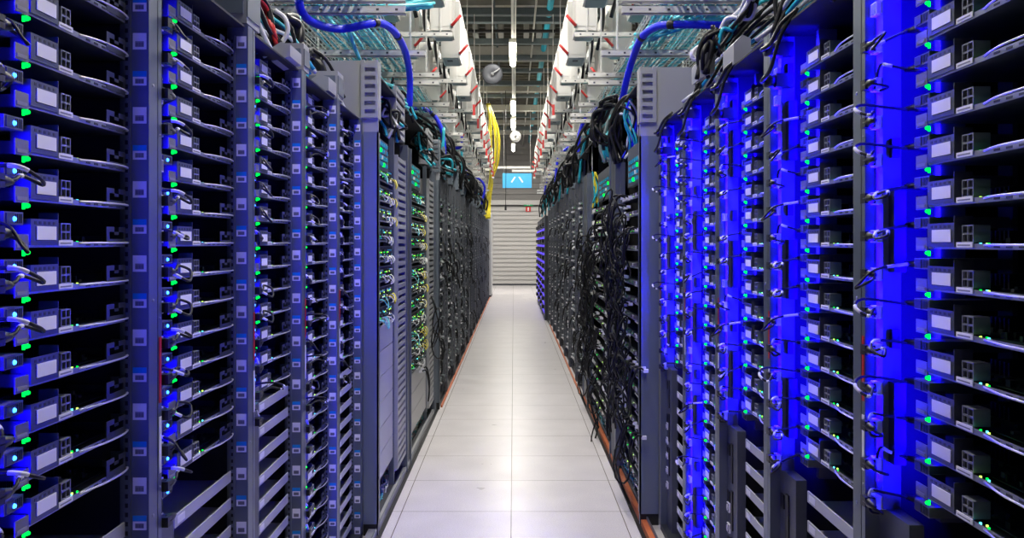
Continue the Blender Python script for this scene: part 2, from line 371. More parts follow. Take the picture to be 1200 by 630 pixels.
    ld2=bpy.data.lights.new('bay_spill','AREA'); ld2.shape='RECTANGLE'; ld2.size=.02; ld2.size_y=TOP-lowest-.1; ld2.energy=BLUE_W*(.22 if side<0 else .45)*(TOP-lowest)/1.2; ld2.color=(.004,.0,1)
    l2=bpy.data.objects.new('bay_spill',ld2); C.objects.link(l2)
    l2.matrix_world=Matrix.Translation(W2((.024,.045 if side<0 else .016,(TOP+lowest)/2)))@Matrix.Rotation(rz,4,'Z')@Matrix(((0,0,-1,0),(-1,0,0,0),(0,1,0,0),(0,0,0,1)))
    return rk
BLUE_W=15
Lb=[1.178,1.778,2.425,3.026,3.622,4.19]; Rb=[1.160,1.817,2.484,3.094,3.697,4.31]
Lz=[.93,.86,1.0,.16,.90]; Rz=[.93,.83,.83,.16,.86]
for i in range(5):
    blue_rack(-1,i,Lb[i],Lb[i+1],Lz[i],.077)
    blue_rack(1,i,Rb[i],Rb[i+1],Rz[i],.0805)
# ------------------------------------------------------------------ sided mesh helper: d = distance along the aisle, o = distance out from the aisle centre
class SB(MB):
    def __init__(s, side): super().__init__(); s.s=side
    def b(s, d0,d1,o0,o1,z0,z1,m): return s.box((s.s*o0,d0,z0),(s.s*o1,d1,z1),m)
def loop_pts(rr, w, drop, out):
    x0=rr.uniform(-w/2,w/2); x1=x0+rr.uniform(.04,.14)*rr.choice([-1,1]); d=rr.uniform(.5,1)*drop; o=rr.uniform(.5,1)*out
    return spline([(x0,0,0),(x0,-o*.7,.004),(x0*.7+x1*.3,-o,-d*.6),((x0+x1)/2,-o*rr.uniform(.6,1.1),-d),(x1*.8+x0*.2,-o*.9,-d*.4),(x1,-o*.5,.01),(x1,0,rr.choice([0,0,.0]))],5)
def loops(name, n, w, drop, out, r, mats, seed):
    rr=random.Random(seed); L=[]
    for k in range(n):
        p=loop_pts(rr,w,drop,out); m=MB().tube(p,r,mats[k%len(mats)],5)
        for q in (p[0],p[-1]): m.box(q-Vector((r*1.8,.012,r*1.6)),q+Vector((r*1.8,.012,r*1.6)),'black' if mats[0]!='cord' else 'tag')
        L.append(m.build(name))
    return L
PATCH=loops('patch_cable',8,.36,.045,.05,.0024,['tag','mixed','yellow','mixed','tag','teal2','cord','tag'],11)
BLACK=loops('power_lead',12,.5,.24,.11,.0054,['cord'],12)
SMALL=loops('looped_cable',6,.4,.12,.07,.006,['cord'],13)
for k,(a,b) in enumerate(((0,.11),(1,.13),(2,.10),(3,.14))):   # long coils
    rr=random.Random(50+k); pts=[]
    for i in range(46):
        t=i/45; an=t*PI*2*3.3; pts.append((-.12+.2*t+b*.7*math.cos(an),-.03-.035*(1+math.sin(an*1.3+k)),-.32*t+b*math.sin(an)))
    BLACK.append(MB().tube(pts,.0054,'cord',5).build('power_lead'))
allused=set()
def put(protos,k,loc,rz,sx=1,sz=1):
    p=protos[k%len(protos)]
    if p.name not in allused: allused.add(p.name); o=p
    else: o=copy_tree(p)
    o.location=loc; o.rotation_euler=(0,0,rz); o.scale=(sx,1,sz); return o
def make_switch(v):
    rr=random.Random(v); r=empty('network_switch')
    a=MB().box((-.225,0,0),(.225,.4,.085),'dark').box((-.235,-.004,-.002),(.235,0,.006),'lip').box((-.235,-.003,.078),(.235,0,.085),'tray').build('case',r)
    b=MB()
    for i in range(12):
        for zz in (.012,.032,.056): b.box((-.20+i*.033,-.003,zz),(-.176+i*.033,.002,zz+.014),'black').box((-.198+i*.033,-rr.uniform(.004,.016),zz+.002),(-.186+i*.033,-.003,zz+.009),rr.choice(['psu','tag','black','black','teal2']))
    b=b.build('port_row',r)
    c=MB()
    for i in range(12):
        if rr.random()<.6: c.box((-.196+i*.033,-.0052,.048),(-.188+i*.033,-.0035,.054),rr.choice(['g_led','y_led','y_led','c_led']))
        if rr.random()<.5: c.box((-.190+i*.033,-.0052,.024),(-.182+i*.033,-.0035,.030),rr.choice(['g_led','y_led','w_led']))
    c=c.build('port_lights',b); reg(b,c)
    return reg(r,a,b)
SW=[make_switch(i) for i in range(4)]
def make_flat_switch(v):
    rr=random.Random(70+v); m=MB().box((-.225,0,0),(.225,.4,.10),'inside').box((-.235,-.006,.0),(.235,0,.007),'lip').box((-.235,-.003,.05),(.235,0,.054),'tray')
    for zz in (.014,.062):
        for i in range(8):
            x=-.21+i*.055; m.box((x,-rr.uniform(.01,.03),zz),(x+.016,0,zz+.018),rr.choice(['black','dark','tag','psu','boxd','mixed']))
            if rr.random()<.3: m.box((x+.025,-.004,zz),(x+.032,-.001,zz+.007),rr.choice(['g_led','y_led','w_led','g_led']))
    return m.build('network_switch')
FS=[make_flat_switch(i) for i in range(4)]
def make_node(v):
    rr=random.Random(v+20); r=empty('rack_server')
    a=MB().box((-.225,0,0),(.225,.5,.03),'dark').box((-.23,-.003,-.003),(.23,0,.006),'lip').build('case',r)
    b=MB().box((-.20,-.008,.004),(-.12,-.003,.034),'white').build('label',r); b2=MB().box((.02+.02*v,-.006,.008),(.07+.02*v,-.003,.026),'white').build('label',r)
    c=MB()
    for i in range(4): c.box((-.12+i*.06,-.014,.01),(-.10+i*.06,0,.026),'psu').box((-.095+i*.06,-.004,.01),(-.09+i*.06,0,.015),rr.choice(['g_led','psu','y_led']))
    c=c.build('plug_row',r)
    d=MB().tube([(.10,0,.004),(.12,-.02,.004),(.19,-.02,.004),(.21,0,.004)],.003,'wire',5).build('pull_handle',r)
    b.parent=a; b2.parent=a; reg(a,b,b2)
    return reg(r,a,c,d)
ND=[make_node(i) for i in range(3)]
# ------------------------------------------------------------------ taller network racks
def comb(sb,d0,d1,o0,o1,z0,z1,pitch,along):
    if along:   # fingers face the aisle
        sb.b(d0,d0+.02,o0,o1,z0,z1,'comb'); sb.b((d0+d1)/2-.012,(d0+d1)/2+.012,o0+.02,o0+.03,z0,z1,'comb'); sb.b(d1-.02,d1,o0,o1,z0,z1,'comb'); sb.b(d0,d1,o1-.005,o1,z0,z1,'black')
        z=z0
        while z<z1: sb.b(d0+.02,d1-.02,o0,o0+.02,z,z+pitch*.55,'comb'); z+=pitch
    else:
        sb.b(d0,d1,o0,o0+.012,z0,z1,'comb'); sb.b(d0,d1,o1-.02,o1,z0,z1,'comb'); sb.b(d1-.004,d1,o0,o1,z0,z1,'black')
        z=z0
        while z<z1: sb.b(d0,d1-.006,o0+.012,o1-.02,z,z+pitch*.5,'comb'); z+=pitch
    return sb
def net_rack(side,d0,d1,X,zlow,label,group,near_panel=.0,manager=.36,post=.10,kind='switch',ztop=1.86,pitch=.085,cables=(3,0),flat=False,glabel='',topz=2.39,manz=None):
    rz=PI/2 if side<0 else -PI/2
    rk=empty('network_rack',(side*X,(d0+d1)/2,0)); tag(rk,label,'network rack',group)
    inv=Matrix.Translation((-side*X,-(d0+d1)/2,0))
    def B(sb,name,lab=None):
        if flat: sb.mats=[{M['post']:M['dpanel'],M['comb']:M['panel']}.get(m,m) if name in ('frame_post','cable_comb') else m for m in sb.mats]
        sb.v=[tuple(inv@Vector(v)) for v in sb.v]; o=sb.build(name,rk)
        if lab: o['label']=lab
        return o
    q=d0
    if near_panel:
        B(SB(side).b(d0,d0+.012,X,X+near_panel,.06,2.03,'panel').b(d0,d0+.06,X,X+.006,.06,2.03,'post').b(d0+.005,d0+.05,X+.002,X+near_panel,.0,.06,'foot'),'end_panel')
        B(SB(side).b(d0+.01,d0+.022,X,X+1.0,.0,topz,'comb'),'side_panel')
        B(comb(SB(side),d0-.01,d0+.10,X+.0,X+.085,2.10,topz,.042,False),'cable_comb')
        q=d0+.06
    dm=d1-post-manager
    B(SB(side).b(d1-post,d1-post+.03,X,X+.05,0,2.1,'post').b(d1-.03,d1,X,X+.05,0,2.1,'post').b(d1-post+.03,d1-.03,X+.01,X+.05,0,2.1,'dpanel'),'frame_post')
    B(SB(side).b(q,q+.025,X+.03,X+.06,0,2.1,'post'),'frame_post'); B(SB(side).b(dm-.025,dm,X+.03,X+.06,0,2.1,'post'),'frame_post')
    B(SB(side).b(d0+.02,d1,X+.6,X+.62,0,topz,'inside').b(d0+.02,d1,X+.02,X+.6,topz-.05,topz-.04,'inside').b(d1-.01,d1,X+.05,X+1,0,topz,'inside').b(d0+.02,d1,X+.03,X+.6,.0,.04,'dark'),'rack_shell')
    if manager>.05:
        mg=comb(SB(side),dm,d1-post,X+.01,X+.10,(manz or .12),2.0,.045,True)
        if flat: mg.mats=[M['dpanel'] if m is M['comb'] else m for m in mg.mats]
        B(mg,'finger_manager')
    B(comb(SB(side),dm,d1-post+.02,X+.02,X+.10,2.12,topz,.045,True),'cable_comb')
    wq=(dm-.03)-(q+.03); c=(q+dm)/2
    if zlow>.3:
        z=zlow-.14; 
        while z>.10:
            B(SB(side).b(q+.03,dm-.03,X+.035,X+.045,z,z+.132,'blank'),'blank_panel'); z-=.137
    z=zlow+.01; n=0; rr=random.Random(int(d0*100))
    while z<ztop:
        P=FS if flat else (ND if kind=='node' else SW)
        o=put(P,n,(side*(X+.04),c,z),rz,wq/.46)
        tag(o,('server with white tags' if kind=='node' else 'network switch')+' in '+glabel,'server' if kind=='node' else 'network switch',('servers in ' if kind=='node' else 'switches in ')+glabel)
        for _ in range(cables[0]):
            p=put(PATCH,rr.randrange(8),(side*(X+.036),c+rr.uniform(-.12,.12)*wq,z+.02),rz,wq/.46)
            tag(p,'small patch cable looped on front of '+glabel,'cable','patch cables on '+glabel)
        z+=pitch; n+=1
    for _ in range(cables[1]):
        z=rr.uniform(.35,1.75); L=SMALL if flat else BLACK
        p=put(L,rr.randrange(len(L)),(side*(X+.03-(0 if flat else .015)),c+rr.uniform(-.3,.4)*(d1-d0),z),rz,1,1)
        tag(p,('dark looped cable' if flat else 'loose black power cord')+' hanging on front of '+glabel,'cable' if flat else 'power cord','black cords on '+glabel)
    if ztop<1.9 and not flat:   # patch panel with aqua plugs, above the switches
        pp=SB(side).b(q+.03,q+.03+wq*.55,X+.02,X+.05,ztop+.0,2.02,'dpanel')
        for i in range(6):
            for j in range(4): pp.b(q+.05+i*wq*.08,q+.05+i*wq*.08+.025,X+.01,X+.02,ztop+.02+j*.035,ztop+.04+j*.035,['teal','g_led','boxd','tag'][(i*3+j)%4] if (i+j)%3==0 else 'teal')
        B(pp,'patch_panel')
    return rk
XB,XR=.682,.658
net_rack(-1,4.20,5.59,XB,1.03,'grey network rack behind grey end panel, first past the blue left racks',None,.074,.38,.22,cables=(5,0),glabel='first network rack on left',pitch=.11)
net_rack(-1,5.60,7.36,XB,.55,'second network rack on left with aqua patch panel and blank lower half',None,0,.40,.12,cables=(5,2),glabel='second network rack on left',pitch=.11)
net_rack(1,4.36,5.77,XR,.12,'server rack behind tall grey end panel, draped in black cords',None,.098,.0,.36,kind='node',cables=(0,58),glabel='first corded rack on right',pitch=.10,ztop=1.80)
net_rack(1,5.78,8.00,XR,.12,'second right rack past grey end panel, draped in black cords',None,0,.0,.50,kind='node',cables=(0,56),glabel='second corded rack on right',pitch=.10,ztop=1.80)
d=7.40; k=0
while d<21.9:
    w=[.95,1.05][k%2]
    net_rack(-1,d,d+w,.656,.12 if k<5 else .75,'network rack in the far left row, hung with dark cables','far left network racks',.09 if k in (0,5) else 0,.14,.07,flat=True,cables=(0,9 if k<6 else 4),glabel='far left racks',pitch=.14,ztop=1.95)
    d+=w; k+=1
d=8.02; k=0
while d<15.0:
    w=[.95,1.05][k%2]
    net_rack(1,d,d+w,.656,.12,'network rack in the far right row, hung with dark cables','far right network racks',0,.14,.07,flat=True,cables=(0,9 if k<5 else 4),glabel='far right racks',pitch=.14,ztop=1.95)
    d+=w; k+=1
DR=d
# blue lit end racks on the right
while d<21:
    rk=empty('blue_end_rack',(.60,d,0)); tag(rk,'violet blue lit rack with black plugs at far end of right row','server rack','blue lit racks at far right end')
    MB().box((0,0,0),(.9,1.28,2.0),'dark').box((-.01,0,0),(0,.05,2.0),'post').build('cabinet',rk)
    MB().box((-.004,.1,.1),(0,1.2,1.95),'pdu').build('power_strip',rk)
    m=MB()
    for i in range(11): m.box((-.05,.35,.2+i*.16),(-.004,.8,.27+i*.16),'black')
    m.build('plug_row',rk)
    m=MB()
    for i in range(11): m.box((-.012,.15,.12+i*.16),(-.004,1.15,.16+i*.16),'b_strip')  # glowing strips added to stand in for LED light on the panels
    m.build('added_glow_strip',rk)
    d+=1.3
# end cabinet on the left
e=empty('tall_cabinet',(-.82,22.9,0)); tag(e,'pale grey tall cabinet closing the far end of left row','cabinet')
MB().box((-.8,0,.05),(.21,1.2,2.29),'blank').box((-.8,.02,0),(.2,1.18,.05),'foot').build('body',e)
MB().box((-.7,-.012,.1),(.19,0,2.2),'comb').build('door',e)
# ------------------------------------------------------------------ floor edges
for s,nm in ((-1,'left'),(1,'right')):
    o0=.686 if s<0 else .662
    struct(SB(s).b(.6,23,o0-.022,o0,.0005,.004,'black').build('floor_gap'))
a=tag(SB(-1).b(3.6,7.38,.688,.730,0,.035,'comb').b(3.6,7.38,.690,.694,.035,.04,'post').build('floor_rail'),'grey metal floor rail in front of the left cable trough','rail')
a=tag(SB(-1).b(7.5,22.8,.640,.655,0,.02,'orange').build('floor_rail'),'orange floor strip along the foot of far left racks','rail')
a=tag(SB(1).b(.8,8.0,.664,.692,0,.03,'orange').b(.8,8.0,.692,.70,0,.045,'post').build('floor_rail'),'orange floor rail along the foot of right racks','rail')
a=tag(SB(1).b(8.05,15,.640,.655,0,.02,'orange').build('floor_rail'),'orange floor strip along the foot of far right racks','rail')
a=tag(SB(-1).b(4.3,7.3,.79,.80,.02,.14,'post').b(4.3,7.3,.785,.80,.10,.14,'orange').b(4.6,5.1,.783,.80,.115,.145,'yellow').b(5.9,6.5,.783,.80,.115,.145,'yellow').build('trough_strip'),'orange edge strip with yellow markings behind left trough','strip')
for s,d0,d1,o0,o1,lab in ((-1,4.28,7.3,.735,.785,'white and grey cables lying in the left floor trough'),(1,4.45,8.0,.70,.76,'aqua and white cables lying in the right floor trough')):
    m=MB(); rr=random.Random(4+s)
    for k in range(190):
        dd=rr.uniform(d0,d1-.2); P=[(s*rr.uniform(o0,o1),dd+i*.05*rr.choice([1,1,.6]),.02+rr.uniform(0,.06)) for i in range(4)]
        m.tube(spline(P,4),.0035,rr.choice(['tag','mixed','tag','teal2'] if s<0 else ['teal2','mixed','teal','boxd']),4,caps=False)
    o=tag(m.build('loose_cables'),lab,'cables'); o['kind']='stuff'
# ------------------------------------------------------------------ overhead
def hose(name,pts,lab,r=.0225,m='hose',bands=()):
    P=spline(pts,14); o=empty(name,tuple(P[-1]))
    off=-Vector(P[-1])
    # evenly resample for corrugation
    Q=[P[0]]; 
    for p in P[1:]:
        while (p-Q[-1]).length>.012: Q.append(Q[-1]+(p-Q[-1]).normalized()*.012)
    Q=[q+off for q in Q]
    MB().tube(Q,r,m,12,rfun=lambda i: r*(1.0 if i%2 else .90)).build('corrugated_tube',o)
    for b in bands:
        i=int(b*len(Q)); MB().tube(Q[i:i+4],r*1.08,'black',12).build('tie_band',o)
    return tag(o,lab,'hose')
hose('cable_hose',[px(350,0,4.15),px(354,14,4.2),px(368,27,4.35),px(398,34,4.55),px(428,29,4.6),px(446,27,4.7),px(462,37,4.95),px(474,58,5.3),px(480,88,5.55),px(480,126,5.6)],'thick cobalt blue hose arching over the grey left network rack',bands=(.36,.58))
hose('cable_hose',[px(848,30,4.5),px(815,29,4.55),px(785,29,4.6),px(770,31,4.7),px(752,44,4.9),px(741,70,5.2),px(734,95,5.3),px(729,119,5.4)],'thick cobalt blue hose arching down beside the right grey comb panel',bands=(.22,.48))
hose('cable_hose',[px(470,124,8.35),px(485,127,8.35),px(498,128,8.35),px(511,138,8.35),px(519,158,8.35),px(521,188,8.35)],'blue hose bending down behind the first left hose',bands=(.4,))
hose('cable_hose',[px(505,172,11.1),px(522,172,11.1),px(538,173,11.1),px(541,166,11),px(541,160,11)],'short blue hose bending upwards past the second left hose')
hose('cable_hose',[px(540,192,14.5),px(548,202,14.5),px(554,215,14.5),px(556,232,14.5)],'thin blue hose curving down over the far left racks')
hose('cable_hose',[px(552,206,16),px(562,210,16),px(568,220,16),px(564,240,16)],'farthest left blue hose, near the yellow conduit')
hose('cable_hose',[px(712,120,9),px(700,126,9),px(686,139,9),px(679,158,9),px(677,182,9)],'blue hose curving down left of the first right hose')
hose('cable_hose',[px(676,170,13.5),px(664,174,13.5),px(654,186,13.5),px(651,214,13.5)],'blue hose curving down over the far right racks')
hose('cable_hose',[px(652,198,18),px(645,203,18),px(640,214,18),px(638,228,18)],'farthest right blue hose, near the cyan sign')
for k,(x0,b) in enumerate(((574,2),(577,6),(579,9),(574,-3))):
    P=[px(571+k,122,17.5+k*.12),px(x0,138,18+k*.12),px(x0+b*.6,160,18.5+k*.12),px(x0+b*.5,190,19+k*.12),px(574+k,212,19.5+k*.12),px(570+k*1.5,236,20+k*.12),px(568+k*2,256,20+k*.12)]
    t=tag(MB().tube(spline(P,8),.026 if k<3 else .018,'yellow',8).build('yellow_conduit'),'yellow conduit hanging in a bow above the far left racks','conduit','yellow conduits')
# round pendants
for (X,z,y,r,m,lab) in ((-.255,3.49,10,.125,'gloss','dark round pendant disc left of the nearest glowing lamp'),(.04,3.80,18.3,.12,'domew','white round dome pendant under the farthest lamp')):
    o=empty('round_pendant',(X,y,z)); tag(o,lab,'pendant')
    MB().lathe([(0,.0),(r*.2,-.005),(r*.9,-.03),(r,-.02),(r,0),(r*.8,.06),(r*.3,.10),(0,.11)],(0,0,0),m,32,'y').build('dish',o)
    MB().lathe([(0,-.06),(r*.12,-.055),(r*.14,0)],(0,0,0),'tag' if m=='gloss' else 'gloss',16,'y').build('centre_cap',o)
    MB().tube([(0,-.055,0),(r*.7,-.05,r*.45)],.008,'tag',6).build('arm',o)
    MB().tube([(0,.05,r*.4),(0,.05,CEIL-z)],.006,'steelw',6).build('rod',o)
# sign, pull cord, wall signs
sg=empty('hanging_sign',(0,20,0)); tag(sg,'cyan hanging sign with two white arrow strokes above the far aisle','sign')
a,b=px(589,220,20),px(623,203,20)
MB().box((a.x,-.0,a.z),(b.x,.03,b.z),'sky').build('panel',sg)
mx=(a.x+b.x)/2; mz=(a.z+b.z)/2+.01
m=MB()
for s in (-1,1):
    m.add([(mx+s*.03,-.003,mz+.075),(mx+s*.065,-.003,mz+.085),(mx+s*.15,-.003,mz-.045),(mx+s*.12,-.003,mz-.06)],[(0,1,2,3) if s>0 else (3,2,1,0)],'white')
m.build('arrow',sg)
MB().tube([(a.x+.03,.01,b.z),(a.x+.03,.01,4.7)],.004,'steelw',5).build('wire',sg); MB().tube([(b.x-.03,.01,b.z),(b.x-.03,.01,4.7)],.004,'steelw',5).build('wire',sg)
pc=empty('hanging_microphone',(0,18,0)); tag(pc,'black cable with dark end hanging in front of the cyan sign','cable')
p=px(592.5,244,18); MB().tube([(p.x,0,p.z),(p.x+.01,0,p.z+.8),(p.x,0,4.75)],.006,'cord',6).build('cord',pc); MB().tube([(p.x,0,p.z+.06),(p.x,0,p.z-.04)],.022,'black',8).build('end_cap',pc)
ex=empty('exit_sign',(0,29.25,0)); tag(ex,'small green exit sign with running figure above the shutter','sign')
a,b=px(614,241,29.25),px(624.5,236,29.25); MB().box((a.x,-.02,a.z),(b.x,.02,b.z),'green').build('panel',ex)
m=MB(); c=Vector(((a.x+b.x)/2,0,(a.z+b.z)/2)); m.box((c.x-.02,-.025,c.z+.02),(c.x+.02,-.02,c.z+.05),'white').box((c.x-.03,-.025,c.z-.02),(c.x+.03,-.02,c.z+.015),'white').box((c.x-.05,-.025,c.z-.055),(c.x-.02,-.02,c.z-.02),'white').box((c.x+.01,-.025,c.z-.055),(c.x+.05,-.02,c.z-.03),'white').box((c.x-.11,-.025,c.z-.01),(c.x-.06,-.02,c.z+.01),'white'); m.build('pictogram',ex)
fs=empty('fire_sign',(0,29.28,0)); tag(fs,'small square red fire sign under the green exit sign','sign')
a,b=px(616,248,29.28),px(622,242,29.28); MB().box((a.x,-.0,a.z),(b.x,.02,b.z),'red').build('panel',fs); MB().box(((a.x+b.x)/2-.025,-.004,a.z+.03),((a.x+b.x)/2+.025,0,b.z-.03),'white').build('pictogram',fs)
for zz,x0,x1 in ((196,560,622),(200,600,660)):
    a=px(x0,zz,23); b=px(x1,zz,23); struct(MB().box((a.x,23,a.z-.03),(b.x,23.06,a.z+.03),'steelw').build('ceiling_brace'))
# cross arms, baskets, busways, boxes
def arm(side,d,o0,o1,z,double,lab,grp,ztop=4.9):
    r=empty('support_arm',(side*o0,d,z)); tag(r,lab,'bracket',grp)
    inv=Matrix.Translation((-side*o0,-d,-z))
    def B(sb,n): sb.v=[tuple(inv@Vector(v)) for v in sb.v]; return sb.build(n,r)
    m=SB(side); H=.041
    for i in range(2 if double else 1):
        zz=z+i*.06; m.b(d,d+.003,o0,o1,zz,zz+H,'steelw').b(d,d+.04,o0,o1,zz,zz+.003,'steelw').b(d,d+.04,o0,o1,zz+H-.003,zz+H,'steelw')
        x=o0+.04
        while x<o1: m.b(d-.0008,d,x,x+.014,zz+.014,zz+.026,'ink'); x+=.10
    B(m,'channel')
    for x in (o0+.10,o1-.12): B(SB(side).box((side*x-.006,d+.012,z),(side*x+.006,d+.024,ztop),'steelw'),'threaded_rod')
    return r
def arms(side):
    nm=SIDE[side]
    d=4.40; k=1
    while d<21: arm(side,d,.57,1.62,2.68,k%2==1,'pale slotted arm carrying the %s wire basket trays'%nm,'basket arms %s'%nm,3.9); d+=1.0; k+=1
    d=6.72
    while d<21: arm(side,d,.49,1.15,3.13,False,'slim pale arm under the %s busway boxes'%nm,'busway arms %s'%nm); d+=1.93
    d=6.96
    while d<21: arm(side,d,.72,1.7,3.46,True,'high slotted double arm above %s busway boxes'%nm,'high arms %s'%nm); d+=1.27
def basket(side,d0,d1,o0,o1,z,h,lab,grp):
    m=SB(side); t=.0022
    x=o0
    while x<=o1+.001: m.b(d0,d1,x-t,x+t,z-t,z+t,'basket'); x+=(o1-o0)/8
    for zz in (z+h*.5,z+h): m.b(d0,d1,o0-t,o0+t,zz-t,zz+t,'basket'); m.b(d0,d1,o1-t,o1+t,zz-t,zz+t,'basket')
    y=d0
    while y<d1: m.b(y-t,y+t,o0,o1,z-2*t,z-t,'basket'); m.b(y-t,y+t,o0-t,o0+t,z,z+h,'basket'); m.b(y-t,y+t,o1-t,o1+t,z,z+h,'basket'); y+=.10
    o=m.build('wire_basket_tray'); tag(o,lab,'cable tray',grp)
def make_box(side):
    r=empty('tap_off_box')
    w,dp,h=.17,.34,.52
    a=MB().box((0,0,0),(w,dp,h),'boxw').box((.012,-.004,.03),(w-.012,0,h-.03),'boxw').build('housing',r)
    b=MB().box((.015,.02,-.012),(w-.015,dp-.02,0),'boxd').box((.05,.05,-.016),(.10,.11,-.012),'ink').build('underside_plate',r)
    x=0 if side>0 else w
    c=MB().tube([(x-side*.0,-.02,.03),(x-side*.075,-.02,.115)],.013,'red',6).box((x-.012,-.014,.02),(x+.012,.01,.05),'boxd').build('red_lever',r)
    d=MB().box((w*.3,dp,.1),(w*.7,dp+.12,.35),'boxd').build('side_clamp',r)
    e=MB().tube(spline([(w if side>0 else 0,.15,.4),((w+.06) if side>0 else -.06,.15,.34),((w+.07) if side>0 else -.07,.16,.1),((w+.02) if side>0 else -.02,.18,-.12)],6),.014,'cord',8).build('flexible_cable',r)
    return reg(r,a,b,c,d,e)
for s in (-1,1):
    nm=SIDE[s]; arms(s)
    for o0,o1,z in ((.78,1.28,2.76),(1.36,1.66,2.76),(.95,1.45,3.05)):
        d=3.2
        while d<20: basket(s,d,d+2.95,o0,o1,z,.06,'zinc wire basket tray section above the %s racks'%nm,'basket trays '+nm); d+=3
    BX=make_box(s); first=True
    for o0,st,z in ((.50,5.75,3.19),(.88,6.15,3.19)):
        struct_o=SB(s).b(4,21.5,o0+.05,o0+.12,z+.54,z+.66,'steelw').b(4,21.5,o0+.035,o0+.05,z+.54,z+.66,'boxw')
        tag(struct_o.build('busway'),'long pale busway rail %s above the %s boxes'%('nearest the aisle' if o0<.6 else 'further from the aisle',nm),'busway')
        d=st
        while d<20.5:
            b=BX if first else copy_tree(BX); first=False
            b.location=(s*o0-(0 if s>0 else .17),d,z)
            tag(b,'ivory tap-off box with red lever hanging under %s busway on the %s'%('inner' if o0<.6 else 'outer',nm),'electrical box','tap-off boxes %s %s'%(nm,'inner' if o0<.6 else 'outer')); d+=1.0 if o0<.6 else 1.3
    # clips with red tips along the aisle edge
    rr=random.Random(9+s)
    for k in range(9):
        d=10+k*1.15
        q=SB(s).b(d,d+.03,.46,.49,3.0,3.13,'red').b(d-.01,d+.04,.45,.50,2.96,3.0,'steelw').b(d,d+.03,.47,.50,3.13,3.2,'steelw')
        tag(q.build('hanging_clip'),'red tipped clip under the %s busway edge'%nm,'clip','red clips '+nm)
    # aqua cables in the baskets
    for k in range(26):
        o=(.815+k*.028) if k<16 else (.99+(k-16)*.042); z=2.775 if k<16 else 3.065
        P=[]; d=3.3
        while d<19.5: P.append((s*(o+rr.uniform(-.035,.035)),d,z+.012+rr.uniform(0,.035))); d+=.8
        tag(MB().tube(spline(P,4),.011 if k%2 else .008,['teal','teal2'][k%2],6).build('aqua_cable'),'aqua data cable lying along the %s basket trays'%nm,'cable','aqua cables in %s trays'%nm)
# bundles dropping from the trays
def drop(pts,r,m,lab,n=4,grp=None,spread=.02,name='hanging_cable'):
    rr=random.Random(len(lab)+n)
    for k in range(n):
        P=[Vector(p)+Vector((rr.uniform(-1,1),rr.uniform(-1,1),rr.uniform(-1,1)))*spread for p in pts]
        mm=m[k%len(m)] if isinstance(m,list) else m
        tag(MB().tube(spline(P,7),r,mm,7).build(name),lab,'cable',grp)
drop([px(397,-8,5.0),px(404,12,5.0),px(408,30,5.0),px(414,50,5.05),px(423,72,5.1)],.009,['teal2','teal'],'aqua cable dropping across the first left blue hose',5,'aqua drop left',.010)
for x0 in (352,):
    drop([px(338,-12,4.6),px(352,6,4.7),px(400,6,4.9),px(450,4,5.0),px(500,2,5.2)],.010,['teal','teal2'],'aqua cable crossing high above the first left hose',14,'aqua crossing left',.06)
drop([px(870,-14,4.6),px(845,12,4.7),px(800,26,4.9),px(770,36,5.1),px(750,46,5.4)],.010,['teal','teal2'],'aqua cable fanning down above the right grey cabinet',14,'aqua crossing right',.06)
drop([px(300,-6,2.9),px(310,12,2.95),px(318,30,2.95),px(322,52,2.95)],.008,['cord','red','cord','red','cord'],'black or red power lead behind the tall left box',7,'power leads left',.018)
drop([px(322,12,3.1),px(334,22,3.1),px(337,38,3.1),px(326,56,3.1)],.009,'mixed','grey lead curving beside the black and red leads',1,None,.0)
drop([px(326,22,3.3),px(342,28,3.4),px(350,42,3.4),px(352,66,3.4)],.018,['black'],'thick black sheathed cable over the second left rack',6,'black sheathed cables left',.03)
drop([px(352,60,3.8),px(366,66,3.9),px(376,76,3.9),px(378,95,3.9)],.016,['black'],'thick black sheathed cable over the third left rack',5,'black sheathed cables third left',.03)
drop([px(338,62,3.3),px(348,72,3.3),px(356,85,3.3),px(362,100,3.3)],.006,['teal','teal2'],'bright aqua bunch drooping over the third left rack',6,'aqua bunch third left',.012)
drop([px(350,20,3.5),px(353,40,3.5),px(356,60,3.5)],.006,['teal2'],'slim aqua cable beside the black sheathed cables',3,'slim aqua left',.008)
drop([px(450,100,5.6),px(458,112,5.6),px(468,118,5.6),px(476,135,5.6)],.010,['teal','black','teal2','cord'],'aqua and black cable bunch on top of first left network rack',12,'bunch on first left network rack',.07)
drop([px(500,176,8),px(508,186,8),px(520,192,8),px(526,205,8)],.012,['black','cord','teal'],'dark cable bunch above the far left racks',10,'bunch above far left racks',.08)
drop([px(540,205,12),px(548,212,12),px(552,222,12),px(550,235,12)],.018,['black'],'dark cable bunch high on the farther left racks',8,'bunch on farther left racks',.1)
drop([px(556,232,16),px(562,238,16),px(564,248,16)],.02,['black','boxd'],'dark cable bunch at the far left row end',7,'bunch at far left end',.1)
drop([px(520,150,8.3),px(519,180,8.3),px(521,215,8.3)],.010,['teal'],'aqua cable hanging beside the second left hose',3,'aqua by second left hose',.01)
drop([px(541,178,11),px(541,200,11),px(540,222,11)],.010,['teal'],'aqua cable hanging below the short blue hose',2,'aqua below short hose',.01)
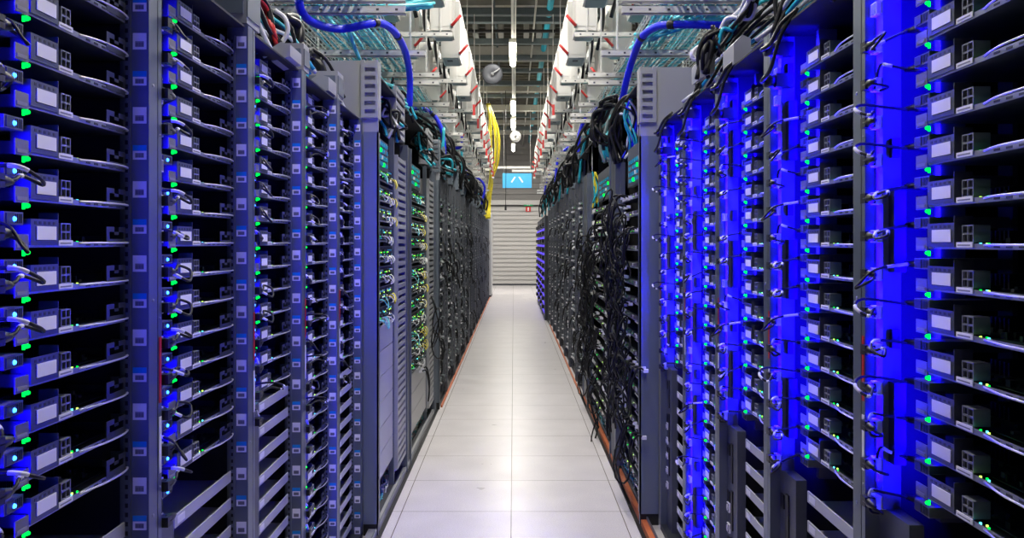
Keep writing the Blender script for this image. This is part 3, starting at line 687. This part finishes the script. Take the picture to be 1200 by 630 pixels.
# right side bunches
drop([px(884,-10,3.2),px(874,14,3.25),px(858,30,3.3),px(845,42,3.3),px(838,60,3.3)],.008,['teal','tag','black','mixed','cord'],'mixed cable in the thick bunch right of the blue hose',16,'mixed bunch right',.03)
drop([px(846,36,3.3),px(835,44,3.3),px(828,60,3.3),px(825,85,3.3)],.009,['cord'],'black cable fanning down above the third right rack',9,'black fan right',.03)
drop([px(833,50,3.35),px(829,62,3.35),px(830,76,3.35)],.010,['red'],'red lead among the black cables at right',1)
drop([px(836,50,3.35),px(815,56,3.35),px(811,66,3.35),px(820,72,3.35)],.007,['tag'],'white lead curling left of the red lead',2,'white leads right',.01)
drop([px(752,110,5.0),px(742,122,5.1),px(728,135,5.3),px(722,160,5.4),px(726,185,5.4)],.012,['cord','black'],'heavy black cable bunch hanging below the first right hose',12,'heavy black bunch right',.045)
drop([px(728,118,5.6),px(712,122,5.7),px(703,135,5.8),px(700,152,5.8),px(706,168,5.8)],.012,['cord','black'],'black cables looping left of the first right hose',10,'black loop bunch right',.045)
drop([px(716,130,6),px(712,150,6),px(708,170,6),px(712,190,6)],.012,['teal','boxd','teal2'],'aqua cables hanging among the black loops at right',7,'aqua among black right',.03)
drop([px(684,182,9),px(674,186,9),px(667,196,9),px(668,215,9)],.016,['black'],'black bunch above the far right racks',10,'bunch above far right racks',.06)
drop([px(660,214,13),px(654,220,13),px(652,234,13)],.02,['black'],'black bunch at farther right racks',8,'bunch on farther right racks',.08)
drop([px(724,190,5.6),px(728,205,5.6),px(724,225,5.6),px(728,245,5.6)],.006,['yellow','teal','tag','yellow'],'yellow and white cable on the top of first corded rack',8,'yellow bunch right',.03)
drop([px(697,205,7.4),px(700,220,7.4),px(698,240,7.4)],.007,['yellow','teal'],'yellow cable on top of second corded rack',6,'yellow bunch second right',.03)
drop([px(447,118,5.0),px(452,128,5.0),px(460,140,5.0),px(466,158,5.0)],.009,['teal','cord','black','mixed'],'dark and aqua cable bunch above first left patch panel',12,'bunch above first left patch panel',.06)
drop([px(488,150,6.6),px(492,160,6.6),px(498,172,6.6),px(503,186,6.6)],.009,['black','teal','cord'],'dark cable bunch above second left patch panel',12,'bunch above second left patch panel',.07)
drop([px(735,125,5.0),px(738,140,5.0),px(742,160,5.0),px(740,185,5.0)],.007,['mixed','teal','black','hose'],'loose mixed cable beside the right comb panel',10,'mixed by right comb',.05)
for sd in (-1,1):
    for k in range(7):
        dd=8.6+k*1.9
        drop([(sd*1.0,dd-.3,2.72),(sd*.80,dd-.1,2.60),(sd*.70,dd,2.45),(sd*.70,dd+.1,2.15)],.014,['black','cord','teal','black'],'dark bunched cable entering the far %s racks from above'%SIDE[sd],6,'bunches over far %s racks'%SIDE[sd],.08)
for i in range(1,5):
    for sd,bd in ((-1,Lb),(1,Rb)):
        dd=bd[i]+.25
        drop([(sd*1.35,dd-.15,2.55),(sd*1.1,dd-.1,2.42),(sd*.92,dd,2.30),(sd*.84,dd+.05,2.12)],.008,['cord','teal','mixed','cord','cord'],'cable bending down onto top of %s blue rack, %s side'%(ordn[i],SIDE[sd]),8,'cables onto %s blue rack %s'%(ordn[i],SIDE[sd]),.05)
# grey boxes above the blue racks
def top_box(side,i,b0,b1,z1,dep,lab,o0=X0+.01):
    o=empty('metal_duct_box',(side*o0,b0,0)); tag(o,lab,'box')
    m=SB(side); m.b(0,b1-b0,0,dep,TOP+.012,z1,'comb'); m.b(.0,b1-b0,-.003,0,TOP+.03,z1-.02,'post'); m.build('housing',o)
    m=SB(side); m.b(-.004,0,.01,dep*.9,TOP+.04,z1-.02,'panel'); m.build('side_cover',o)
top_box(-1,1,2.40,2.52,2.24,.12,'tall grey box above the second left label post')
top_box(-1,2,3.05,3.13,2.20,.20,'grey box above the third left label post')
top_box(-1,3,3.64,3.76,2.22,.22,'grey box above the fourth left label post')
# angled deflector plates
for (x0,y0,x1,y1,d,sd,lab) in ((318,52,340,72,2.8,-1,'angled grey plate over the third left rack'),(362,90,385,112,3.45,-1,'angled grey plate over the fourth left rack'),(860,45,880,75,2.9,1,'angled grey plate beside the right cable bunch'),(820,65,838,92,3.3,1,'angled grey plate over the fourth right rack')):
    a=px(x0,y1,d); b=px(x1,y0,d); cx,cz=(a.x+b.x)/2,(a.z+b.z)/2; w,h=abs(b.x-a.x),abs(b.z-a.z)
    o=MB().add([(a.x,d,a.z),(b.x,d,a.z+h*.3),(b.x,d,b.z),(cx,d,b.z+h*.15),(a.x,d,b.z-h*.2),(a.x,d+.15,a.z),(b.x,d+.15,a.z+h*.3),(b.x,d+.15,b.z),(cx,d+.15,b.z+h*.15),(a.x,d+.15,b.z-h*.2)],[(0,1,2,3,4),(9,8,7,6,5),(0,5,6,1),(1,6,7,2),(2,7,8,3),(3,8,9,4),(4,9,5,0)],'comb').build('deflector_plate'); tag(o,lab,'plate')
# round plugs on the top of the right power strips
for i in range(1,5):
    dd=Rb[i+1]-.06
    for k in range(2):
        o=SB(1); o.box((X0+.00,dd-.02-.0,TOP-.08-k*.09),(X0+.05,dd+.02,TOP-.04-k*.09),'black'); o.tube([(X0-.0,dd,TOP-.06-k*.09),(X0-.028,dd-.004,TOP-.06-k*.09)],.019,'black',14).tube(spline([(X0-.028,dd,TOP-.06-k*.09),(X0-.045,dd-.03,TOP-.065-k*.09),(X0-.035,dd-.075,TOP-.06-k*.07),(X0-.012,dd-.10,TOP-.01-k*.03),(X0+.03,dd-.11,TOP+.03)],6),.006,'black',8)
        tag(o.build('power_plug'),'large black plug at top of power strip of rack %s from camera, right side'%ordn[i],'plug','top plugs right %s'%ordn[i])
# ------------------------------------------------------------------ camera and view
cd=bpy.data.cameras.new('camera'); cam=bpy.data.objects.new('camera',cd); C.objects.link(cam)
cam.location=(0,0,H0); cam.rotation_euler=(PI/2,0,0); cd.lens=F/1200*36; cd.sensor_width=36
cd.shift_x=-2/1200; cd.shift_y=-30/1200; cd.clip_end=100; cd.clip_start=.05
sc=bpy.context.scene; sc.camera=cam
w=bpy.data.worlds.new('world'); sc.world=w; w.use_nodes=True
w.node_tree.nodes['Background'].inputs[0].default_value=(.02,.02,.03,1)
vs=sc.view_settings; vs.view_transform='Standard'; vs.look='None'; vs.gamma=1; vs.use_curve_mapping=False; vs.exposure=.35
